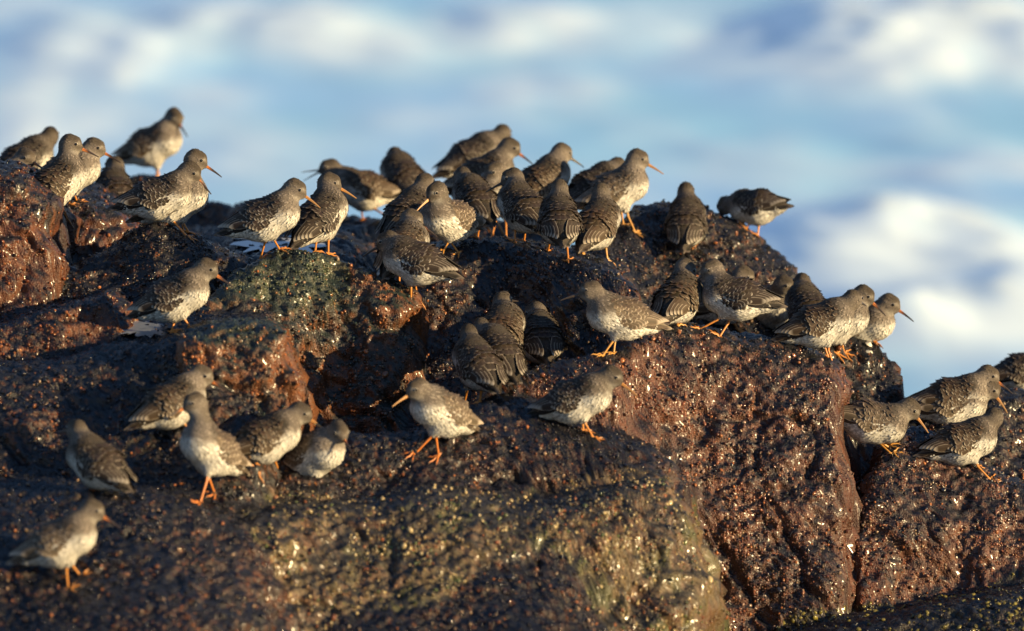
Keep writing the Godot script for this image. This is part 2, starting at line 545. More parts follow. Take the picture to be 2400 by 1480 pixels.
func grains(pos: PackedVector3Array, nor: PackedVector3Array, ids: PackedInt32Array) -> void:
	var rng := RandomNumberGenerator.new()
	rng.seed = 77
	var bead := SphereMesh.new()
	bead.radius = 1.0
	bead.height = 2.0
	bead.radial_segments = 9
	bead.rings = 5
	var wet := StandardMaterial3D.new()
	wet.vertex_color_use_as_albedo = true
	wet.roughness = 0.12
	wet.metallic_specular = 0.5
	var red := PackedFloat32Array()
	var gold := PackedFloat32Array()
	var hair := PackedFloat32Array()
	for i in pos.size():
		var p := pos[i]
		var n := nor[i]
		if (cam_at - p).dot(n) < -0.2: continue
		var look: String = rocks[ids[i]].look if ids[i] >= 0 else ""
		var dens := 0.5 + 0.9 * n_col.get_noise_3dv(p * 2.3 + Vector3(5, 0, 0))
		var flat := smoothstep(0.62, 0.9, n.y)
		var u := rng.randf()
		if look == "far" or p.z < -1.25:
			dens *= 0.3
		var want := clampf(dens, 0.05, 1.0) * lerpf(0.95, 0.2, flat)
		if u < want:
			for extra in 2:
				var f := Vector3(rng.randf() - 0.5, rng.randf() - 0.5, rng.randf() - 0.5) * 0.006
				f -= n * f.dot(n)
				var v2 := rng.randf()
				var rr := 0.0005 + 0.0009 * v2 * v2
				var tint := rock_paint(look, p, n) * (0.8 + 1.2 * rng.randf())
				var tan_ := Vector3(tint.r, tint.g, tint.b).lerp(Vector3(0.15, 0.11, 0.07), 0.6 * (1.0 - flat) if rng.randf() < 0.25 else 0.0)
				place(gold if look == "olive" or look == "weed" else red, Vector3(rr, 0, 0), Vector3(0, rr, 0), Vector3(0, 0, rr), p + f + n * rr * 0.3, tan_)
			var r := 0.0009 + 0.0020 * pow(rng.randf(), 2.6)
			if rng.randf() < 0.012: r *= 1.9
			var t := n.cross(Vector3(rng.randf() - 0.5, rng.randf() - 0.5, rng.randf() - 0.5)).normalized()
			var b := n.cross(t)
			var o := p + n * r * 0.25
			var c := rock_paint(look, p, n)
			var k := 0.55 + 1.1 * rng.randf()
			var col := Vector3(c.r, c.g, c.b) * k
			var v := rng.randf()
			if look == "weed" and v < 0.5:
				r *= 1.3
				place(gold, t * r * 1.5, n * r * 0.7, b * r * 1.1, o, Vector3(0.1, 0.08, 0.016) * k)
			elif look == "olive":
				if v < 0.33: col = Vector3(0.24, 0.18, 0.09) * k
				elif v < 0.45: col = Vector3(0.05, 0.06, 0.02) * k
				elif v < 0.55: col = Vector3(0.13, 0.045, 0.018) * k
				place(gold, t * r * (0.8 + 0.7 * rng.randf()), n * r * (0.7 + 0.5 * rng.randf()), b * r, o, col)
			else:
				if flat < 0.6 and v < 0.09: col = Vector3(0.17, 0.06, 0.02) * k
				elif v < 0.2 and flat < 0.7: col = Vector3(0.14, 0.09, 0.055) * k
				elif v < 0.25 and look == "grit": col = Vector3(0.2, 0.13, 0.1) * k
				place(red, t * r * (0.8 + 0.7 * rng.randf()), n * r * (0.7 + 0.6 * rng.randf()), b * r, o, col)
		elif u > 1.0 - 0.16 * flat * smoothstep(-0.15, 0.25, n_col.get_noise_3dv(p * 1.5 + Vector3(0, 9, 0))) and look != "far":
			# limp threads of weed lying down the slope
			var down := (Vector3.DOWN - n * Vector3.DOWN.dot(n) + Vector3(rng.randf() - 0.5, 0, rng.randf() - 0.2) * 0.5)
			down = (down - n * down.dot(n)).normalized()
			var s := 0.006 + 0.012 * rng.randf()
			var k := 0.5 + rng.randf()
			place(hair, down.cross(n) * 0.0011, (n * 0.9 + down * 0.1) * s * 0.3, down * s, p - n * 0.0005, Vector3(0.016, 0.016, 0.02) * k)
	scatter("seaweed_crust", "beady red-brown crust of wet weed and grit covering the rock faces", "seaweed", bead, wet, red)
	scatter("barnacle_crust", "gold and olive crust of barnacles and weed on the foreground slope", "barnacles", bead, wet, gold)
	# a bent strand: two crossed strips that arch and come down again
	var sp := PackedVector3Array()
	var sn := PackedVector3Array()
	var si := PackedInt32Array()
	for k in 6:
		var t := k / 5.0
		var w := 0.5 * (1.0 - 0.75 * t)
		var y := 0.35 * sin(t * 2.6) - 0.1 * t
		for e in [-1.0, 0.0, 1.0]:
			sp.append(Vector3(e * w + 0.6 * sin(t * 3.0), y + (0.12 if e == 0.0 else 0.0), t))
			sn.append(Vector3(e * 0.6, 1, 0).normalized())
		if k:
			for e in 2:
				var v := (k - 1) * 3 + e
				si.append_array(PackedInt32Array([v, v + 1, v + 3, v + 1, v + 4, v + 3]))
	var thread := StandardMaterial3D.new()
	thread.vertex_color_use_as_albedo = true
	thread.roughness = 0.35
	thread.cull_mode = BaseMaterial3D.CULL_DISABLED
	scatter("seaweed_threads", "fine blackish threads of limp weed draped over the level rock tops", "seaweed", mesh_of(sp, sn, PackedColorArray(), si), thread, hair)


# ------------------------------------------------------------------ water
const SEA := -1.35
var breakers: Array = []

func foam_at(x: float, z: float) -> float:
	# breakers are given where they lie on the water: [x, z, half width, half depth, strength]
	var f := 0.0
	var wob := n_big.get_noise_2d(x * 2.2, z * 0.5) * 0.3
	for b in breakers:
		var e: float = pow((x - b[0]) / b[2] + wob, 2.0) + pow((z - b[1]) / b[3] + wob, 2.0)
		if e < 9.0: f += b[4] * exp(-0.8 * e)
	return f


# the water heaps up along each breaker
func swell_at(x: float, z: float) -> float:
	var h := 0.0
	for b in breakers:
		if b[4] < 0.95: continue
		var e: float = pow((x - b[0]) / (2.6 * b[2]), 2.0) + pow((z - b[1]) / b[3] + 0.3 * n_big.get_noise_2d(x * 0.7, 3.0), 2.0)
		if e < 5.0: h = maxf(h, minf(b[4], 2.0) * exp(-e))
	return h


func build_sea() -> void:
	for b in [[2040, 110, 95, 80, 2.2], [2250, 85, 130, 60, 2.0], [2390, 110, 60, 50, 1.0], [1900, 170, 130, 30, 0.45], [2050, 590, 130, 75, 1.7], [1930, 580, 70, 60, 1.4], [2180, 650, 90, 90, 0.75], [2330, 620, 80, 60, 0.9],
			[2230, 780, 180, 50, 2.0], [2120, 700, 60, 60, 0.7], [2390, 720, 60, 90, 0.9], [2000, 700, 60, 60, 0.6], [150, 120, 75, 70, 0.8], [60, 220, 60, 80, 0.5], [300, 140, 65, 70, 0.85], [270, 200, 40, 30, 0.5], [480, 70, 60, 50, 0.8],
			[610, 60, 70, 40, 0.7], [720, 85, 80, 45, 1.1], [930, 120, 120, 45, 0.65], [1180, 70, 80, 40, 0.9], [1330, 80, 110, 35, 0.8], [1190, 220, 50, 35, 0.55], [1330, 205, 90, 30, 0.4], [1000, 280, 130, 40, 0.2], [480, 250, 60, 50, 0.35],
			[200, 300, 150, 70, 0.3], [30, 330, 50, 60, 0.5], [1750, 400, 180, 35, 0.35], [2180, 410, 90, 28, 0.55], [2390, 385, 60, 30, 0.7], [1100, 430, 160, 60, 0.22], [2080, 495, 22, 22, 0.7], [580, 380, 140, 60, 0.25], [1600, 90, 140, 60, 0.25], [40, 30, 90, 30, 0.4]]:
		var dir := at(b[0], b[1], 1.0) - cam_at
		var t := (SEA - cam_at.y) / dir.y
		var w := cam_at + dir * t
		var low := at(b[0], b[1] + b[3], 1.0) - cam_at
		var w2 := cam_at + low * ((SEA - cam_at.y) / low.y)
		breakers.append([w.x, w.z, 1.15 * b[2] / F * t, 1.0 * absf(w2.z - w.z), 1.25 * b[4]])
	var nx := 330
	var nz := 320
	var p := PackedVector3Array()
	var c := PackedColorArray()
	for j in nz:
		var z := lerpf(4.0, -62.0, pow(j / float(nz - 1), 0.9))
		for i in nx:
			var x := lerpf(-13.0, 13.0, i / float(nx - 1))
			var f := foam_at(x, z)
			var g := n_big.get_noise_2d(x * 0.8, z * 0.4 + 20.0)
			var lace := n_mid.get_noise_2d(x * 0.09, z * 0.04)
			var y := 0.008 * sin(z * 0.55 + 0.35 * x + 2.0 * g) + 0.003 * sin(z * 1.3 - 0.8 * x + g * 3.0) + 0.004 * g
			var ff := f * (1.0 + 0.6 * lace + 0.4 * g) + 0.12 * smoothstep(0.0, 0.6, lace + 0.5 * g)
			var web := n_mid.get_noise_2d(x * 0.42 + 3.0, z * 0.13)
			var white := clampf(1.5 * ff * (1.0 + 0.5 * web) / (ff + 0.6), 0.0, 1.0)
			y += white * (0.015 + 0.016 * n_mid.get_noise_2d(x * 0.12, z * 0.09)) + swell_at(x, z) * (0.05 + 0.022 * n_mid.get_noise_2d(x * 0.17, z * 0.12 + 5.0)) + 0.012 * smoothstep(0.4, 1.5, f) * (1.0 + 0.5 * n_mid.get_noise_2d(x * 0.25, z * 0.15))
			p.append(Vector3(x, SEA + y, z))
			var blue := Vector3(0.27, 0.56, 0.84).lerp(Vector3(0.3, 0.62, 0.8), smoothstep(-0.4, 0.4, n_big.get_noise_2d(x * 0.5 + 9.0, z * 0.2)))
			var v := blue.lerp(Vector3(0.84, 0.95, 0.95), white)
			c.append(Color(v.x, v.y, v.z))
	var n := PackedVector3Array()
	n.resize(p.size())
	var idx := PackedInt32Array()
	for j in nz:
		for i in nx:
			var k := j * nx + i
			n[k] = (p[j * nx + mini(i + 1, nx - 1)] - p[j * nx + maxi(i - 1, 0)]).cross(p[mini(j + 1, nz - 1) * nx + i] - p[maxi(j - 1, 0) * nx + i]).normalized()
			if i < nx - 1 and j < nz - 1:
				idx.append_array(PackedInt32Array([k, k + nx, k + 1, k + 1, k + nx, k + nx + 1]))
	var m := StandardMaterial3D.new()
	m.vertex_color_use_as_albedo = true
	m.roughness = 0.3
	m.metallic_specular = 0.5
	tag(put("sea", mesh_of(p, n, c, idx), m), "blue-green sea broken by white surf behind the rocks", "sea", "", "structure")
	var far := StandardMaterial3D.new()
	far.albedo_color = lin(0.22, 0.5, 0.72)
	far.roughness = 0.3
	var sheet := PlaneMesh.new()
	sheet.size = Vector2(3000, 3000)
	var o := put("sea", sheet, far)
	o.position = Vector3(0, SEA - 0.12, -1000)
	tag(o, "open sea stretching away past the surf to the horizon", "sea", "", "structure")


func limpet(label: String, px: float, py: float, d: float, r: float) -> void:
	var p := hit(px, py, d, 0.3)
	if p == Vector3.INF: return
	var e := 0.01
	var n := Vector3(ground(p.x - e, p.z) - ground(p.x + e, p.z), 2.0 * e, ground(p.x, p.z - e) - ground(p.x, p.z + e)).normalized()
	var b := Buf.new()
	var rings := 5
	for k in rings:
		var f := k / float(rings - 1)
		for s in 16:
			var a := TAU * s / 16.0
			var w := r * (1.0 - f * 0.92) * (1.0 + (0.07 if s % 2 else -0.03) * (1.0 - f))
			b.p.append(Vector3(cos(a) * w, r * 0.75 * pow(f, 0.8), sin(a) * w * 0.86))
			b.n.append(Vector3(cos(a) * 0.7, 0.7, sin(a) * 0.7))
			b.c.append(Color(0.62, 0.58, 0.48) if s % 2 else Color(0.5, 0.45, 0.36))
			if k:
				var v := (k - 1) * 16 + s
				var u := (k - 1) * 16 + (s + 1) % 16
				b.i.append_array(PackedInt32Array([v, u, v + 16, u, u + 16, v + 16]))
	var m := StandardMaterial3D.new()
	m.vertex_color_use_as_albedo = true
	m.roughness = 0.6
	var o := put("limpet_shell", bake(b), m)
	o.position = p + n * 0.004
	var x := n.cross(Vector3.BACK).normalized()
	o.basis = Basis(x, n, x.cross(n))
	tag(o, label, "shell", "pale limpets on the rock")


func pool(label: String, px: float, py: float, d: float, w: float, l: float, foam: float) -> void:
	var o := at(px, py, d)
	var level := 0.0
	for k in 9:
		level += ground(o.x + w * 0.5 * (k % 3 - 1), o.z + l * 0.5 * (int(k / 3.0) - 1)) / 9.0
	o.y = level + 0.003
	var p := PackedVector3Array([Vector3.ZERO])
	var n := PackedVector3Array([Vector3.UP])
	var idx := PackedInt32Array()
	for k in 48:
		var a := TAU * k / 48.0
		var r := 0.85 + 0.5 * n_big.get_noise_2d(cos(a) * 2.0 + px, sin(a) * 2.0) + 0.3 * n_mid.get_noise_2d(cos(a) * 0.12, sin(a) * 0.12)
		p.append(Vector3(cos(a) * w * r, 0, sin(a) * l * r))
		n.append(Vector3.UP)
		idx.append_array(PackedInt32Array([0, 1 + k, 1 + (k + 1) % 48]))
	var m := StandardMaterial3D.new()
	m.albedo_color = lin(0.03 + foam, 0.04 + foam, 0.05 + foam)
	m.roughness = 0.1 + foam
	m.normal_enabled = true
	m.normal_texture = noise_tex(31, 0.02, 0.0, 1.0, 256, FastNoiseLite.TYPE_SIMPLEX_SMOOTH, 3, 1.0)
	m.normal_scale = 1.0
	m.uv1_triplanar = true
	m.uv1_world_triplanar = true
	m.uv1_scale = Vector3.ONE * 4.0
	var q := put("rock_pool", mesh_of(p, n, PackedColorArray(), idx), m)
	q.position = o
	tag(q, label, "water", "", "structure")


# ------------------------------------------------------------------ birds
const MM := 0.001
var flock: Array = []
var made: Array = []
var body_prims: Array = []


class Buf:
	var p := PackedVector3Array()
	var n := PackedVector3Array()
	var c := PackedColorArray()
	var i := PackedInt32Array()


func bake(b: Buf) -> ArrayMesh:
	return mesh_of(b.p, b.n, b.c, b.i)


func prim(list: Array, a: Vector3, b: Vector3, ra: float, rb: float, k: float) -> void:
	var ba := b - a
	list.append([a, ba, 1.0 / maxf(ba.length_squared(), 1e-9), ra, rb - ra, k])


func field(p: Vector3, list: Array) -> float:
	var d := 1.0
	for q in list:
		var pa: Vector3 = p - q[0]
		var t := clampf(pa.dot(q[1]) * q[2], 0.0, 1.0)
		var e: float = (pa - q[1] * t).length() - q[3] - q[4] * t
		var k: float = q[5]
		var h := maxf(k - absf(d - e), 0.0)
		d = minf(d, e) - h * h / (4.0 * k)
	return d


func tube(b: Buf, path: Array, radii: Array, cols_: Array, sides := 8, flat := 1.0) -> void:
	var n := path.size()
	var base := b.p.size()
	var side := Vector3.ZERO
	for k in n:
		var t: Vector3 = (path[mini(k + 1, n - 1)] - path[maxi(k - 1, 0)]).normalized()
		if side == Vector3.ZERO:
			side = t.cross(Vector3.UP if absf(t.y) < 0.9 else Vector3.RIGHT).normalized()
		side = (side - t * side.dot(t)).normalized()
		var v := t.cross(side)
		for s in sides:
			var a := TAU * s / sides
			var d := side * cos(a) + v * sin(a) * flat
			b.p.append(path[k] + d * radii[k])
			b.n.append(d.normalized())
			b.c.append(cols_[k])
	for k in n - 1:
		for s in sides:
			var a := base + k * sides + s
			var c := base + k * sides + (s + 1) % sides
			b.i.append_array(PackedInt32Array([a, a + sides, c, c, a + sides, c + sides]))
	for e in [0, n - 1]:
		var t: Vector3 = (path[1] - path[0]).normalized() * -1.0 if e == 0 else (path[n - 1] - path[n - 2]).normalized()
		b.p.append(path[e] + t * radii[e] * 0.5)
		b.n.append(t)
		b.c.append(cols_[e])
		for s in sides:
			var a: int = base + e * sides + s
			var c: int = base + e * sides + (s + 1) % sides
			b.i.append_array(PackedInt32Array([a, c, b.p.size() - 1] if e == 0 else [a, b.p.size() - 1, c]))


func feather(b: Buf, at_: Vector3, nrm: Vector3, back: Vector3, length: float, wid: float, low: float, lift: float, dark: Color, shaft: Color, edge: Color, rim := 0.74) -> void:
	var t := (back - nrm * back.dot(nrm)).normalized()
	var s := nrm.cross(t)
	var base := b.p.size()
	var along_ := [0.0, 0.3, 0.6, 0.82, 0.94, 1.0]
	var half := [0.4, 0.85, 1.0, 0.8, 0.5, 0.12]
	for r in 6:
		var f: float = along_[r]
		for k in 5:
			var e: float = [-1.0, -rim, 0.0, rim, 1.0][k]
			var y: float = low + (lift - low) * f * f - 0.16 * wid * e * e * half[r]
			b.p.append(at_ + t * length * f + s * (e * half[r] * wid * 0.5) + nrm * y)
			b.n.append((nrm + s * e * 0.35 + t * 0.12).normalized())
			var c := edge if (k == 0 or k == 4 or r >= 4) else (shaft if k == 2 else dark)
			b.c.append(c)
	for r in 5:
		for k in 4:
			var a := base + r * 5 + k
			b.i.append_array(PackedInt32Array([a, a + 1, a + 5, a + 1, a + 6, a + 5]))


func skin(u: float, phi: float, side: float) -> Array:
	var o := Vector3(u, -1.0 + 7.0 * smoothstep(-18.0, -75.0, u), 0) * MM
	var dir := Vector3(0, cos(phi), side * sin(phi))
	var t := 0.07
	for k in 12:
		t -= field(o + dir * t, body_prims) * 0.95
	var p := o + dir * t
	var e := 0.0015
	var d := field(p, body_prims)
	var n := Vector3(field(p + Vector3(e, 0, 0), body_prims) - d, field(p + Vector3(0, e, 0), body_prims) - d, field(p + Vector3(0, 0, e), body_prims) - d).normalized()
	return [p, n]


func shade(c: Color, k: float) -> Color:
	return Color(c.r * k, c.g * k, c.b * k)


# folded wing in three layers: [coverts, scapulars, flight feathers]
func wing(side: float, pal: Array, seed_: int) -> Array:
	var rng := RandomNumberGenerator.new()
	rng.seed = seed_
	var cov := Buf.new()
	var sca := Buf.new()
	var fly := Buf.new()
	var down := Vector3(-1, -0.2, 0)
	# flight feathers run to the wing tip
	var tip := Vector3(-99, 9, side * 4.0) * MM
	for k in 7:
		var f := k / 6.0
		var q := skin(-34.0 - 4.0 * f, deg_to_rad(lerpf(93.0, 66.0, f)), side)
		var to: Vector3 = tip + Vector3(9.0 * f, 1.5 * f, -side * 2.0 * f) * MM - q[0]
		feather(fly, q[0], q[1], to, to.length(), 0.010, 0.0006, 0.0012 + 0.0006 * f, shade(pal[4], 0.8 + 0.3 * rng.randf()), shade(pal[4], 1.3), pal[5], 0.84)
	for k in 5:
		var f := k / 4.0
		var q := skin(lerpf(-20.0, -26.0, f), deg_to_rad(lerpf(84.0, 34.0, f)), side)
		var to: Vector3 = Vector3(lerpf(-62.0, -82.0, f), 11.0, side * lerpf(14.0, 4.0, f)) * MM - q[0]
		feather(fly, q[0], q[1], to, to.length(), 0.0135, 0.001, 0.0034, shade(pal[2], 0.75 + 0.3 * rng.randf()), shade(pal[2], 0.6), pal[3], 0.82)
	# coverts, from the bend of the wing backwards, rows one above another
	for row in 6:
		var phi := lerpf(99.0, 54.0, row / 5.0)
		var last := -26.0 - 2.0 * row
		var u := lerpf(11.0, 27.0, row / 5.0) - (3.5 if row % 2 else 0.0)
		while u > last:
			var f := (27.0 - u) / 55.0
			var ph := phi - 9.0 * f * f + rng.randf_range(-2.5, 2.5)
			var q := skin(u + rng.randf_range(-1.2, 1.2), deg_to_rad(ph), side)
			var s := lerpf(0.75, 1.2, f) * rng.randf_range(0.85, 1.15)
			var k := rng.randf_range(0.7, 1.3)
			feather(cov, q[0], q[1], down + Vector3(0, rng.randf_range(-0.4, 0.35), 0), 0.0135 * s, 0.0092 * s, 0.0001, rng.randf_range(0.0012, 0.0026), shade(pal[2], k), shade(pal[2], 0.6 * k), shade(pal[3], rng.randf_range(0.35, 1.15)), rng.randf_range(0.82, 0.93))
			u -= 6.6 * s
	# greater coverts: a row of longer ones over the flight feathers
	for k in 7:
		var f := k / 6.0
		var q := skin(lerpf(-6.0, -30.0, f), deg_to_rad(lerpf(99.0, 68.0, f)), side)
		feather(cov, q[0], q[1], Vector3(-1, -0.05 + 0.1 * f, -side * 0.1), 0.022, 0.0098, 0.0008, 0.003, shade(pal[2], rng.randf_range(0.7, 1.1)), shade(pal[2], 0.6), pal[3], 0.78)
	# scapulars and mantle
	for row in 4:
		var phi := lerpf(50.0, 6.0, row / 3.0)
		var u := 30.0 - (4.0 if row % 2 else 0.0)
		while u > -44.0 + 3.0 * row:
			var f := (30.0 - u) / 74.0
			var q := skin(u + rng.randf_range(-1.5, 1.5), deg_to_rad(phi + rng.randf_range(-3, 3)), side)
			var s := lerpf(0.7, 1.35, f) * rng.randf_range(0.85, 1.15)
			var k := rng.randf_range(0.7, 1.35)
			feather(sca, q[0], q[1], Vector3(-1, rng.randf_range(-0.25, 0.25), side * rng.randf_range(0.0, 0.45)), 0.0165 * s, 0.0108 * s, 0.0003, rng.randf_range(0.0016, 0.0032), shade(pal[0], k), shade(pal[0], 0.6 * k), shade(pal[1], rng.randf_range(0.3, 1.25)), rng.randf_range(0.82, 0.93))
			u -= 7.6 * s
	return [bake(cov), bake(sca), bake(fly)]


func tail_fan(pal: Array) -> ArrayMesh:
	var b := Buf.new()
	for k in 9:
		var f := (k - 4) / 4.0
		feather(b, Vector3(-58, 8.0 - absf(f) * 1.5, f * 6.5) * MM, Vector3(0.05, 1, f * 0.3).normalized(), Vector3(-1, -0.05, f * 0.1), 0.037 - 0.003 * absf(f), 0.0095, 0.0, 0.0, shade(pal[4], 1.4), shade(pal[4], 0.8), pal[5], 0.85)
	return bake(b)


# short feathers lying over the whole body along its flow: streaks on the flanks, scallops on the breast
func contour(bird: Dictionary, k: int) -> Buf:
	var rng := RandomNumberGenerator.new()
	rng.seed = 900 + k
	var b := Buf.new()
	var src: Buf = bird.buf
	var inv: Transform3D = bird.head_inv
	var head: Vector3 = inv.affine_inverse().origin
	var hf: Vector3 = inv.basis.inverse().x
	var neck: Vector3 = (Vector3(14, 0, 0) * MM - head).normalized()
	for j in 1500:
		var i := rng.randi() % src.p.size()
		var p := src.p[i]
		var n := src.n[i]
		var q := p / MM
		if q.x < -70.0 or (q.y > 3.0 and q.x < 22.0 and q.x > -60.0 and q.distance_to(head / MM) > 30.0): continue
		var hd := (inv * p).length() / MM
		if hd < 20.0 and (inv * p).x / MM > 6.0: continue
		var on_neck := smoothstep(-1.0, 6.0, field(p, body_prims) / MM)
		var flow := Vector3(-1, -0.12, 0).lerp(neck, on_neck).lerp(-hf, smoothstep(26.0, 14.0, hd))
		flow = (flow - n * flow.dot(n)).normalized()
		var side := n.cross(flow)
		var c := src.c[i]
		var light := c.get_luminance() > 0.34
		var small := 0.6 if hd < 24.0 else 1.0
		var l := rng.randf_range(0.0045, 0.008) * small
		var w := rng.randf_range(0.0024, 0.0042) * small
		var v := rng.randf_range(0.9, 1.1)
		if light and rng.randf() < 0.26 * smoothstep(-32.0, -14.0, q.y):
			c = shade(bird.crown, rng.randf_range(0.8, 1.6))
			w = rng.randf_range(0.0009, 0.0018)
			v = 1.0
		elif not light and q.x > 8.0 and hd > 30.0 and rng.randf() < 0.25:
			v = rng.randf_range(1.15, 1.5)
			w *= 0.6
		elif not light and rng.randf() < 0.3:
			v = rng.randf_range(0.6, 0.85)
			w *= 0.6
		c = shade(c, v)
		var o := b.p.size()
		b.p.append_array(PackedVector3Array([p + n * 0.0001, p + flow * l * 0.6 - side * w * 0.5 + n * 0.0005, p + flow * l + n * 0.0011, p + flow * l * 0.6 + side * w * 0.5 + n * 0.0005]))
		for e in 4:
			b.n.append((n + side * [0.0, -0.25, 0.0, 0.25][e] + flow * 0.1).normalized())
			b.c.append(shade(c, 0.9) if e == 0 else c)
		b.i.append_array(PackedInt32Array([o, o + 3, o + 1, o + 1, o + 3, o + 2]))
	return b


func belly(u: float, v: float, n: float) -> float:
	var line := 3.0 - maxf(0.0, u - 12.0) * 0.42 + maxf(0.0, -30.0 - u) * 0.22
	return smoothstep(line + 7.0, line - 9.0, v + 7.0 * n)


func coat(p: Vector3, bird: Dictionary) -> Color:
	var q := p / MM
	var n := n_mid.get_noise_3dv(p * 3.0 + bird.off)
	var n2 := n_fine.get_noise_3dv(p * 3.0 + bird.off)
	var grey: Color = bird.grey
	var c := grey.lerp(Color(0.66, 0.62, 0.55), belly(q.x, q.y, n))
	# brown back under the wing feathers
	c = c.lerp(bird.back, smoothstep(2.0, 12.0, q.y) * smoothstep(40.0, 26.0, q.x))
	c = shade(c, 1.0 + 0.22 * n2 + 0.12 * n)
	# head and neck
	var hl: Vector3 = bird.head_inv * p / MM
	var in_head := smoothstep(30.0, 18.0, hl.length())
	var in_neck := smoothstep(-2.0, 8.0, field(p, body_prims) / MM)
	if in_head > 0.0 or in_neck > 0.0:
		var h := grey.lerp(bird.crown, smoothstep(2.0, 12.0, hl.y + 1.5 * n) * in_head)
		h = h.lerp(bird.crown, 0.7 * smoothstep(4.0, -14.0, hl.x) * (1.0 - 0.6 * in_head))
		h = h.lerp(shade(bird.crown, 0.75), 0.6 * in_head * smoothstep(5.0, 1.0, absf(hl.y - 1.0 + 0.1 * hl.x)) * smoothstep(5.0, 12.0, hl.x))
		h = h.lerp(Color(0.42, 0.38, 0.33), 0.55 * in_head * smoothstep(-5.0, -10.0, hl.y) * smoothstep(-2.0, 8.0, hl.x))
		h = h.lerp(Color(0.40, 0.36, 0.31), 0.6 * in_head * smoothstep(3.5, 1.0, absf(hl.y - 6.0)) * smoothstep(3.5, 1.0, absf(hl.x - 12.5)))
		h = shade(h, 1.0 + 0.16 * n2)
		c = c.lerp(h, maxf(in_head, in_neck))
	if q.y < -26.0 and absf(q.x) < 26.0:
		c = c.lerp(Color(0.66, 0.62, 0.55), 0.6)
	return c


func net(k: int) -> void:
	var bird: Dictionary = flock[k]
	var list: Array = bird.prims
	var lo := Vector3.INF
	var hi := -Vector3.INF
	for q in list:
		for e in [0.0, 1.0]:
			var c: Vector3 = q[0] + q[1] * e
			var r: float = q[3] + q[4] * e + 0.006
			lo = lo.min(c - Vector3.ONE * r)
			hi = hi.max(c + Vector3.ONE * r)
	var h := 0.0036
	var g := (hi - lo) / h
	var cx := int(g.x / 4.0) + 2
	var cy := int(g.y / 4.0) + 2
	var cz := int(g.z / 4.0) + 2
	var nx := cx * 4
	var ny := cy * 4
	var nz := cz * 4
	var val := PackedFloat32Array()
	val.resize(nx * ny * nz)
	val.fill(0.05)
	var near := []
	for a in cx:
		for b in cy:
			for c in cz:
				var d := field(lo + Vector3(a * 4 + 1.5, b * 4 + 1.5, c * 4 + 1.5) * h, list)
				if absf(d) > 0.0215:
					if d < 0.0:
						for i in range(a * 4, a * 4 + 4):
							for j in range(b * 4, b * 4 + 4):
								for m in range(c * 4, c * 4 + 4):
									val[(i * ny + j) * nz + m] = -0.05
					continue
				near.append([a * 4, b * 4, c * 4])
				for i in range(a * 4, a * 4 + 4):
					for j in range(b * 4, b * 4 + 4):
						for m in range(c * 4, c * 4 + 4):
							val[(i * ny + j) * nz + m] = field(lo + Vector3(i, j, m) * h, list)
	var sx := ny * nz
	var sy := nz
	var corner := PackedInt32Array([0, sx, sy, sx + sy, 1, sx + 1, sy + 1, sx + sy + 1])
	var ea := PackedInt32Array([0, 2, 4, 6, 0, 1, 4, 5, 0, 1, 2, 3])
	var eb := PackedInt32Array([1, 3, 5, 7, 2, 3, 6, 7, 4, 5, 6, 7])
	var cv := [Vector3(0, 0, 0), Vector3(1, 0, 0), Vector3(0, 1, 0), Vector3(1, 1, 0), Vector3(0, 0, 1), Vector3(1, 0, 1), Vector3(0, 1, 1), Vector3(1, 1, 1)]
	var spot := PackedInt32Array()
	spot.resize(val.size())
	spot.fill(-1)
	var out := Buf.new()
	var cells := []
	for q in near:
		for i in range(q[0], mini(q[0] + 4, nx - 1)):
			for j in range(q[1], mini(q[1] + 4, ny - 1)):
				for m in range(q[2], mini(q[2] + 4, nz - 1)):
					var o := (i * ny + j) * nz + m
					var ins := 0
					for c in 8:
						if val[o + corner[c]] < 0.0: ins += 1
					if ins == 0 or ins == 8: continue
					var sum := Vector3.ZERO
					var cnt := 0
					for e in 12:
						var va := val[o + corner[ea[e]]]
						var vb := val[o + corner[eb[e]]]
						if (va < 0.0) != (vb < 0.0):
							sum += cv[ea[e]].lerp(cv[eb[e]], va / (va - vb))
							cnt += 1
					var grad := Vector3.ZERO
					for c in 8:
						grad += (cv[c] - Vector3.ONE * 0.5) * val[o + corner[c]]
					spot[o] = out.p.size()
					var p := lo + (Vector3(i, j, m) + sum / cnt) * h
					out.p.append(p)
					out.n.append(grad.normalized())
					out.c.append(coat(p, bird))
					cells.append(o)
	for o in cells:
		var v0 := val[o]
		for ax in 3:
			var st: int = [sx, sy, 1][ax]
			var s1: int = [sy, 1, sx][ax]
			var s2: int = [1, sx, sy][ax]
			if (v0 < 0.0) == (val[o + st] < 0.0): continue
			if o - s1 - s2 < 0: continue
			var a := spot[o]
			var b := spot[o - s1]
			var c := spot[o - s1 - s2]
			var d := spot[o - s2]
			if mini(mini(a, b), mini(c, d)) < 0: continue
			if v0 < 0.0:
				out.i.append_array(PackedInt32Array([a, d, c, a, c, b]))
			else:
				out.i.append_array(PackedInt32Array([a, b, c, a, c, d]))
	bird.buf = out
	bird.feathers = contour(bird, k)
	# where the eyes sit
	var hd: Transform3D = bird.head_inv.affine_inverse()
	bird.eyes = []
	for s in [-1.0, 1.0]:
		var p := hd * (Vector3(6.5, 3.2, 0) * MM)
		var dir: Vector3 = (hd.basis * Vector3(0.12, 0.0, s)).normalized()
		for t in 24:
			if field(p, list) > -0.0002: break
			p += dir * 0.001
		bird.eyes.append([p, dir])


